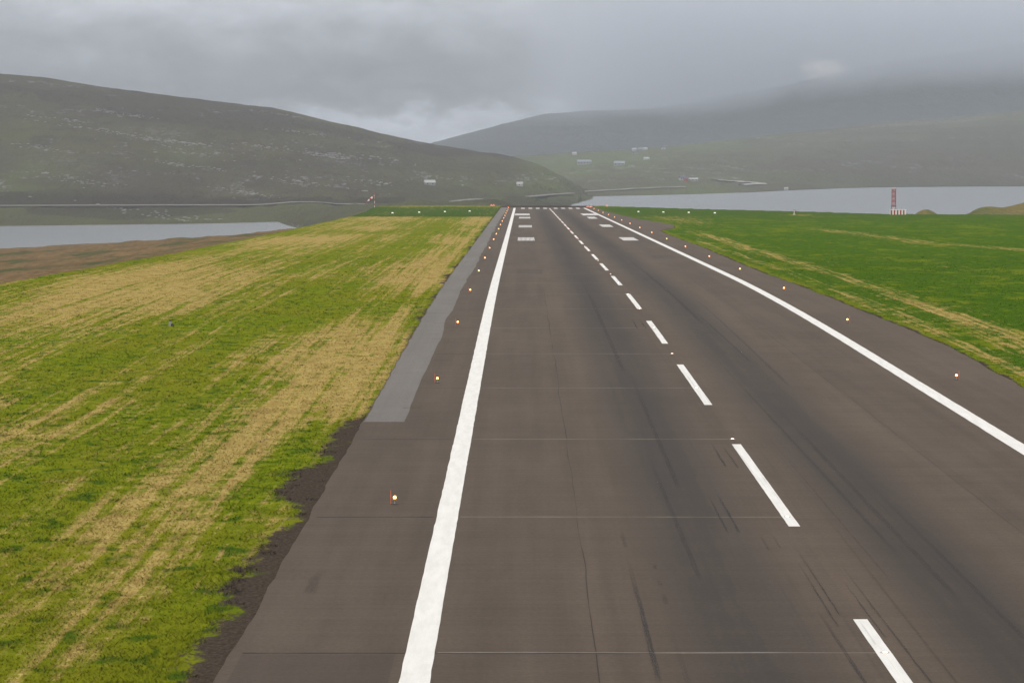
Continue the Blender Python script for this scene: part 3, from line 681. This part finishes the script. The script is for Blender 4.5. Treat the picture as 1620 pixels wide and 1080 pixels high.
# ------------------------------------------------------------------ roads
def ribbon(name, pts, w, m, label, bank=1.0):
    P = [Vector(p) for p in pts]; V = []; F = []
    for i, p in enumerate(P):
        d = (P[min(i+1, len(P)-1)]-P[max(i-1, 0)]); d.z = 0; d.normalize(); s = Vector((d.y, -d.x, 0))
        if s.y > 0: s = -s
        V += [p+s*(w/2+bank*1.2)-Vector((0, 0, bank)), p+s*w/2, p-s*w/2, p-s*(w/2+3)-Vector((0, 0, 1.5))]
    for i in range(len(P)-1):
        for k in range(3): F.append((i*4+k, (i+1)*4+k, (i+1)*4+k+1, i*4+k+1))
    o = mesh_obj(name, V, F, m); tag(o, label, kind='structure'); return o
pts = []
for px in np.arange(-1400, 916, 12.0):
    Y = road_Y(px); z = max(on(HV, HPX, px, Y), CAM_H+(224-road_y(px))/FP*Y)
    pts.append(((px-826.2)/FP*Y, Y, z+1.1))
for k in range(3): pts = pts[:1] + [tuple((np.array(pts[i-1])+2*np.array(pts[i])+np.array(pts[i+1]))/4) for i in range(1, len(pts)-1)] + pts[-1:]
ribbon('road', pts, 7, ROADM, 'pale road along the foot of the long hill above the lake', .6)
TRACKM = plain('pale_gravel_track', (.34, .33, .31), .9, .15, .05)
def hill_road(path, w, label, n=40, bank=.8, m=None):
    d = np.array(path, float); t = np.linspace(0, 1, len(d)); q = np.linspace(0, 1, n); P = []
    for a in q:
        px, py = np.interp(a, t, d[:, 0]), np.interp(a, t, d[:, 1]); v = on_pix(SV, SPX, px, py); v.z += 1.6; P.append(v)
    for k in range(4): P = P[:1]+[(P[i-1]+2*P[i]+P[i+1])/4 for i in range(1, n-1)]+P[-1:]
    return ribbon('road', P, w, m or ROADM, label, bank)
hill_road([(900, 305.6), (950, 303.2), (1000, 300.3), (1035, 298.6), (1080, 297.2)], 8, 'pale road continuing along the far lake shore past the point')
hill_road([(1130, 286.5), (1165, 288.2), (1190, 290.0), (1207, 291.6)], 12, 'light gravel track descending the far hillside above the lake', m=TRACKM)
hill_road([(1207, 291.8), (1192, 292.8), (1172, 294.0)], 12, 'short gravel track doubling back from the hairpin on the far hillside', 16, m=TRACKM)

# ------------------------------------------------------------------ runway lights
ORD = ['nearest', 'second', 'third', 'fourth', 'fifth', 'sixth', 'seventh', 'eighth', 'ninth', 'tenth', 'eleventh', 'twelfth', 'thirteenth', 'fourteenth', 'fifteenth', 'sixteenth', 'seventeenth', 'eighteenth', 'nineteenth', 'twentieth']
def num_word(n):
    if n < 20: return ORD[n]
    tens = {20: 'twent', 30: 'thirt', 40: 'fort'}; t = (n+1)//10*10; u = (n+1) % 10
    return tens[t]+'ieth' if u == 0 else tens[t]+'y-'+['', 'first', 'second', 'third', 'fourth', 'fifth', 'sixth', 'seventh', 'eighth', 'ninth'][u]
def make_edge_light():
    r = empty('runway_edge_light')
    MB().lathe([(.17, 0), (.17, .02), (.13, .035), (.05, .04)], 12).build('base_plate', DARKM, r)
    MB().lathe([(.025, .035), (.025, .16)], 8).build('stem', GALV, r)
    h = MB().lathe([(.05, .15), (.085, .17), (.09, .235), (.07, .25)], 12).build('housing', HOUS, r)
    MB().lathe([(.055, .25), (.068, .28), (.066, .325), (.045, .36), (.012, .37)], 12).build('lamp_glass', LAMP, r, True)
    MB().tube((-.17, .02, 0), (-.17, .02, .62), .013, .010, 6).build('marker_rod', ORANGE, r)
    return r
LY = [115.7, 174.5, 229.9, 285.7, 341.8, 398.2, 455.4, 520.8, 573.8, 630.8]
while LY[-1] < 1080: LY.append(LY[-1]+57.5)
RY = [176.9, 233.4, 290.2, 349.1, 406.4, 466, 526.4, 587.2, 647.0]
while RY[-1] < 1080: RY.append(RY[-1]+59)
p0 = make_edge_light(); first = True
for side_, xs, ys in (('left', -5.53, LY), ('right', 28.3, RY)):
    for k, y in enumerate(ys):
        o = p0 if first else copy_tree(p0); first = False
        o.location = (xs + (.38 if side_ == 'right' and k == 0 else 0), y, pz(y)+.022); o.rotation_euler.z = 0 if side_ == 'left' else math.pi
        tag(o, '%s amber edge light from the camera outside the %s white edge line' % (num_word(k), side_), 'runway light', 'runway edge lights')
def make_centre_light():
    r = empty('centre_line_light')
    MB().lathe([(.15, -.01), (.15, .006), (.13, .016), (.09, .02)], 12).build('housing', GALV, r)
    MB().box(-.06, .06, -.115, -.03, .014, .040).build('lamp_glass', CLAMP, r)
    return r
c0 = make_centre_light()
for k, y in enumerate(CL):
    o = c0 if k == 0 else copy_tree(c0)
    o.location = (11.13+(-.02 if k else .03), y, pz(y)+.031)
    tag(o, '%s flush light from the camera along the dashed centre line' % num_word(k), 'runway light', 'centre line lights')
def make_papi():
    r = empty('approach_slope_light')
    MB().box(-.38, .38, -.45, .45, .42, .72).build('housing', GALV, r)
    MB().box(-.28, .28, -.47, -.452, .48, .66).build('lamp_glass', PALAMP, r)
    for sx in (-.3, .3):
        for sy in (-.3, .3): MB().tube((sx, sy, -.2), (sx, sy, .43), .03).build('leg', GALV, r)
    return r
pp = make_papi(); first = True
for side_, a, b in (('left', (-44.1, 914), (-18.9, 966)), ('right', (41.0, 949), (65.5, 915))):
    for k in range(4):
        t = k/3; x = a[0]+(b[0]-a[0])*t; y = a[1]+(b[1]-a[1])*t
        o = pp if first else copy_tree(pp); first = False
        o.location = (x, y, pz(y)-.05)
        tag(o, '%s of four white light boxes left to right, grass %s of runway end' % (['leftmost', 'second', 'third', 'rightmost'][k], side_), 'light', 'approach slope lights')
def end_marker(name, x, y, w, h, label, lamps):
    r = empty(name, (x, y, pz(y)-.02))
    MB().box(-w/2, w/2, -.08, .08, h*.35, h).build('board', ORANGE, r)
    MB().box(-w/2-.02, w/2+.02, -.10, -.082, h*.55, h*.75).build('pale_band', WHITE, r)
    for s in (-1, 1): MB().box(s*w*.4-.05, s*w*.4+.05, -.06, .06, -.15, h*.36).build('leg', DARKM, r)
    for k in range(lamps):
        xx = -w/2+w*(k+.5)/lamps; MB().lathe([(.09, h+.001), (.10, h+.10), (.06, h+.18)], 8, (xx, 0, 0)).build('lamp_glass', REDLAMP, r)
    tag(r, label, 'marker'); return r
end_marker('end_marker_board', -12.9, 1166, 2.1, .8, 'wide orange marker board left of the far runway end', 2)
end_marker('end_marker_board', 28.2, 1128, 2.6, .55, 'low orange marker board at the right corner of the far runway end', 2)
end_marker('end_marker_board', 36.0, 1142, .9, .8, 'small orange marker board on the grass right of the far runway end', 1)
def end_light(x, y, label):
    r = empty('runway_end_light', (x, y, pz(y)+.022))
    MB().lathe([(.14, 0), (.14, .03), (.05, .05), (.05, .2)], 10).build('base_plate', DARKM, r)
    MB().lathe([(.09, .2), (.11, .26), (.10, .36), (.03, .42)], 10).build('lamp_glass', REDLAMP, r, True)
    tag(r, label, 'runway light')
end_light(-5.9, 1131, 'red lamp at the far end of the left row of edge lights')
end_light(27.0, 1131, 'red lamp just past the far end of the right edge line')

# ------------------------------------------------------------------ wind sock
ws = empty('wind_sock', (-63.6, 1158, float(land(np.array([-63.6]), np.array([1158.]))[0])))
for k in range(6): MB().tube((0, 0, -.1+k*1.02), (0, 0, .92+k*1.02), .10-.006*k, .094-.006*k, 8).build('mast_section', (WHITE, RED)[k % 2], ws)
MB().lathe([(.10, 6.02), (.16, 6.06), (.16, 6.34), (.06, 6.46)], 8).build('top_lamp', RED, ws)
MB().tube((0, 0, 5.0), (-.45, -.05, 4.95), .05).build('sock_arm', GALV, ws)
p, q = Vector((-.15, -.05, 4.95)), Vector((-3.5, -.3, 2.35)); rr = [.52, .47, .41, .35, .29, .22]
sag = [0, .10, .14, .14, .08, -.12]
cs = [p.lerp(q, k/5)+Vector((0, 0, sag[k])) for k in range(6)]
for k in range(5): MB().tube(cs[k], cs[k+1], rr[k], rr[k+1], 12, k in (0, 4)).build('sock_band', (RED, WHITE)[k % 2], ws, True)
MB().tube((-.03, 0, 5.0), (-.16, -.05, 4.95), .56, .54, 12, False).build('sock_ring', GALV, ws)
tag(ws, 'red and white wind sock on a thin striped mast at the field edge', 'wind sock')

# ------------------------------------------------------------------ glide path antenna with its striped hut
hx, hy = 126.4, 905.0; hz = float(land(np.array([hx]), np.array([hy]))[0])-.05
hut = empty('equipment_hut', (hx, hy, hz))
MB().box(-2.55, 2.55, -1.1, 1.1, 0, 1.66).build('wall', WHITE, hut)
ns = 10
for k in range(ns):
    w = 5.14/ns; x0 = -2.57+k*w
    MB().box(x0, x0+w-.01, -1.135, -1.103, .03, 1.64).build('panel', (RED, WHITE)[k % 2], hut)
MB().box(-2.68, 2.68, -1.22, 1.22, 1.662, 1.80).build('roof', WHITE, hut)
MB().box(2.553, 2.58, -.45, .45, .05, 1.55).build('door', GALV, hut)
tag(hut, 'low equipment hut striped red and white on the right field', 'hut')
ant = empty('antenna_mast', (hx-1.15, hy+2.2, hz-.1))
hw = .62; top = 8.9
for sx in (-1, 1):
    for sy in (-1, 1): MB().tube((sx*hw, sy*hw, 0), (sx*hw, sy*hw, top), .065, n=6).build('leg', RED, ant)
zs = np.linspace(0, top, 12)
for k in range(11):
    b = MB(); z0, z1 = zs[k], zs[k+1]; s = 1 if k % 2 else -1
    for (ax, ay, bx, by) in ((-hw*s, -hw, hw*s, -hw), (-hw*s, hw, hw*s, hw), (-hw, -hw*s, -hw, hw*s), (hw, -hw*s, hw, hw*s)):
        b.tube((ax, ay, z0), (bx, by, z1), .035, n=5)
    for (ax, ay, bx, by) in ((-hw, -hw, hw, -hw), (-hw, hw, hw, hw), (-hw, -hw, -hw, hw), (hw, -hw, hw, hw)): b.tube((ax, ay, z1), (bx, by, z1), .035, n=5)
    b.build('lattice_brace', (WHITE, RED)[k % 2], ant)
for k, (z0, z1) in enumerate(((3.2, 5.0), (5.1, 6.9), (7.0, 8.8))):      # antenna curtain panels: close upright rods in a frame
    b = MB()
    for x in np.linspace(-.5, .5, 9): b.tube((x, -hw-.12, z0), (x, -hw-.12, z1), .026, n=5)
    b.box(-.56, .56, -hw-.17, -hw-.14, z0, z0+.10); b.box(-.56, .56, -hw-.17, -hw-.14, z1-.10, z1)
    b.build('antenna_panel', RED, ant)
MB().box(-.95, .75, -.85, .85, 3.02, 3.16).build('platform', DARKM, ant)
MB().box(-.85, .70, -.72, .72, top, top+.14).build('top_cap', WHITE, ant)
tag(ant, 'red lattice antenna mast standing behind the striped hut', 'antenna')
# small white stake with a red cross arm
sx, sy = 92.2, 912.0; sz = float(land(np.array([sx]), np.array([sy]))[0])-.05
st = empty('field_marker', (sx, sy, sz))
MB().tube((0, 0, 0), (0, 0, 1.35), .11, .09, 8).build('post', WHITE, st)
MB().box(-.30, .75, -.06, .06, 1.35, 1.60).build('cross_arm', RED, st)
MB().box(-.12, .12, -.13, .13, .72, .98).build('box', GALV, st)
MB().box(-.42, .42, -.3, .3, 0, .12).build('base_plate', WHITE, st)
tag(st, 'small white stake with a red cross arm on the right field before the lake', 'marker')
# grey post with a dark box in the left field
gx, gy_ = -30.1, 229.0; gz = float(land(np.array([gx]), np.array([gy_]))[0])-.03
gp = empty('marker_post', (gx, gy_, gz)); 
MB().lathe([(.13, -.05), (.14, .05), (.115, .36), (.10, .47)], 10).build('post', GREYP, gp)
MB().lathe([(.085, .47), (.095, .53), (.06, .60), (.02, .62)], 10).build('cap', DARKM, gp)
MB().lathe([(.13, 0), (.135, .16), (.10, .27), (.04, .30)], 9, (.20, -.04, 0)).build('foot_box', DARKM, gp)
tag(gp, 'small grey post with a dark cap and dark foot in the left grass', 'post')

# ------------------------------------------------------------------ perimeter fence behind the right field
def fence(name, path, label, h=1.9, step=3.2):
    pts = []
    for (a, b) in zip(path[:-1], path[1:]):
        a = np.array(a, float); b = np.array(b, float); n = max(1, int(np.linalg.norm(b-a)/step))
        pts += [a+(b-a)*k/n for k in range(n)]
    pts.append(np.array(path[-1], float)); A = np.array(pts); Z = land(A[:, 0], A[:, 1])
    r = empty(name, (A[0, 0], A[0, 1], Z[0])); o = np.array([A[0, 0], A[0, 1], Z[0]])
    P = np.column_stack([A, Z])-o
    pm = MB().tube((0, 0, -.3), (0, 0, h), .055, .045, 6)
    first = None
    for q in P:
        if first is None: first = pm.build('fence_post', WOODP, r); first.location = q
        else:
            c = first.copy(); C.objects.link(c); c.parent = r; c.location = q
    for z in np.linspace(.25, h-.08, 6):
        b = MB()
        for u, v in zip(P[:-1], P[1:]): b.tube((u[0], u[1], u[2]+z), (v[0], v[1], v[2]+z), .014, n=4, caps=False)
        b.build('wire', GALV, r)
    tag(r, label, 'fence')
fence('wire_fence', [(131, 932), (168, 914), (215, 905)], 'thin wire fence behind the right field beside the striped hut')

# ------------------------------------------------------------------ buildings far off
def house(px, py, w, d, h, roof_h, wm, rm, label, rz=0.0, wins=3, VV=None, PXm=None, name='farm_house', cat='house'):
    v = on_pix(VV, PXm, px, py); r = empty(name, (v.x, v.y, v.z-.6), rz)
    MB().box(-w/2, w/2, -d/2, d/2, -2.5, h+.6).build('wall', wm, r)
    e = .4; z = h+.6
    ro = MB().add([(-w/2-e, -d/2-e, z-.1), (w/2+e, -d/2-e, z-.1), (w/2+e, d/2+e, z-.1), (-w/2-e, d/2+e, z-.1), (-w/2-e, 0, z+roof_h), (w/2+e, 0, z+roof_h)],
                  [(0, 1, 5, 4), (2, 3, 4, 5), (1, 2, 5), (3, 0, 4), (0, 3, 2, 1)]).build('roof', rm, r)
    MB().box(w*.2, w*.2+.7, -.35, .35, z+roof_h*.6, z+roof_h+.8).build('chimney', wm, ro) if w < 14 else None
    for k in range(wins):
        x = -w/2+w*(k+.5)/wins; MB().box(x-.6, x+.6, -d/2-.06, -d/2-.02, .6+h*.35, .6+h*.8).build('window', GLASS, r)
    tag(r, label, cat); return r
Hh = dict(VV=HV, PXm=HPX); Ss = dict(VV=SV, PXm=SPX)
house(680, 292.6, 10.5, 9, 2.6, 2.6, WALLG, ROOFW, 'pale-roofed shed alone on the long hill above the field', .15, 2, name='hill_shed', cat='shed', **Hh)
house(822.5, 294.2, 6.0, 5, 2.2, 2.2, WALLW, ROOFW, 'small white cabin on the hill slope above the far runway end', -.2, 1, name='hill_cabin', cat='cabin', **Hh)
house(924, 260.8, 23, 10, 4.2, 3.0, WALLG, ROOFB, 'long blue-grey farm building on the far pasture, left of the two', .1, 5, name='farm_building', cat='building', **Ss)
house(979.5, 261.3, 17, 11, 3.4, 3.4, WALLG, ROOFB, 'shorter blue-roofed farm building on the far pasture, right of the two', -.1, 3, name='farm_building', cat='building', **Ss)
house(1022, 253.4, 9, 8, 2.5, 2.6, WALLW, ROOFW, 'white house on the far pasture, above and right of the blue-roofed building', .2, 2, **Ss)
house(908.5, 245.2, 8, 7, 2.5, 2.8, WALLW, ROOFW, 'small pale house high on the far pasture above the long farm building', 0, 2, **Ss)
house(1079, 285.6, 8, 8, 3.4, 3.0, WALLW, ROOFD, 'white house with a dark roof above the far shore', .2, 2, **Ss)
house(1084.5, 286.0, 6, 6, 3.0, 2.6, WALLR, ROOFD, 'dark red house beside the white house above the far shore', .1, 1, **Ss)
house(1095, 287.4, 14, 7, 2.6, 1.8, WALLG, ROOFW, 'long grey shed right of the dark red house above the far shore', .05, 3, name='farm_shed', cat='shed', **Ss)
house(1049, 235.6+1.2, 7, 6, 3.6, 3.0, WALLW, ROOFD, 'rightmost house of the row on the skyline of the far pasture', .1, 1, **Ss)
for k, (px, py, nm) in enumerate([(1003, 238.6, 'leftmost'), (1012, 238.0, 'second from left'), (1020, 237.6, 'third from left')]):
    house(px, py, 8, 6, 2.6, 2.4, (WALLW, WALLG, WALLW)[k], (ROOFW, ROOFB, ROOFW)[k], '%s house of the row on the skyline of the far pasture' % nm, .2*k, 2, **Ss)
house(1004, 243.6, 10, 7, 2.6, 2.6, WALLG, ROOFD, 'dark grey barn just below the skyline row on the far pasture', 0, 2, name='barn', cat='barn', **Ss)
house(1243, 300.6, 5, 4, 2, 1.6, WALLW, ROOFW, 'tiny white boathouse on the far lake shore', 0, 1, name='boathouse', cat='boathouse', **Ss)

# ------------------------------------------------------------------ loose pale rocks and outcrops on the long hill
def rocks():
    r = np.random.default_rng(8); V = []; F = []
    ico = [(0, 0, 1), (.89, 0, .45), (.28, .85, .45), (-.72, .53, .45), (-.72, -.53, .45), (.28, -.85, .45), (.72, .53, -.45), (-.28, .85, -.45), (-.89, 0, -.45), (-.28, -.85, -.45), (.72, -.53, -.45)]
    fc = [(0, 1, 2), (0, 2, 3), (0, 3, 4), (0, 4, 5), (0, 5, 1), (1, 6, 2), (2, 7, 3), (3, 8, 4), (4, 9, 5), (5, 10, 1), (2, 6, 7), (3, 7, 8), (4, 8, 9), (5, 9, 10), (1, 10, 6)]
    bands = [(250, 222, 50, 2.6, 120), (300, 228, 25, 2, 50), (525, 247, 38, 4, 130), (420, 233, 50, 2.5, 60), (100, 190, 60, 2, 50), (205, 183, 40, 2, 60), (390, 305, 45, 3, 70), (290, 262, 60, 2.5, 70), (480, 290, 90, 2.5, 60), (590, 290, 30, 2, 30),
             (330, 240, 130, 12, 70), (150, 205, 80, 3, 60), (480, 210, 60, 3, 50), (600, 250, 50, 5, 40), (120, 285, 60, 6, 60), (60, 235, 40, 3, 40), (700, 285, 60, 5, 25), (250, 338, 150, 5, 50), (300, 350, 80, 1.5, 40)]
    for cx, cy, sx_, sy_, n in bands:
        for _ in range(n):
            px = cx+r.normal()*sx_*.6; py = cy+(px-cx)*.13+r.normal()*sy_*.6
            if not (-50 < px < 900): continue
            v = on_pix(HV, HPX, px, py)
            if v.z < LAKE_Z+1 or py < itp(px, RIDGE)+6: continue
            s = .22+abs(r.normal())*.42; o = len(V); sc = np.array([s*1.5*(1+r.random()), s*(1+r.random()), s*(.5+.5*r.random())])
            for q in ico: V.append(tuple(np.array(q)*sc*(.75+.5*r.random())+np.array([v.x, v.y, v.z+.15*s])))
            F += [tuple(o+i for i in t) for t in fc]
    o = mesh_obj('rocks', V, F, ROCK); tag(o, 'pale loose rocks scattered over the long hill', 'rocks', kind='stuff')
rocks()
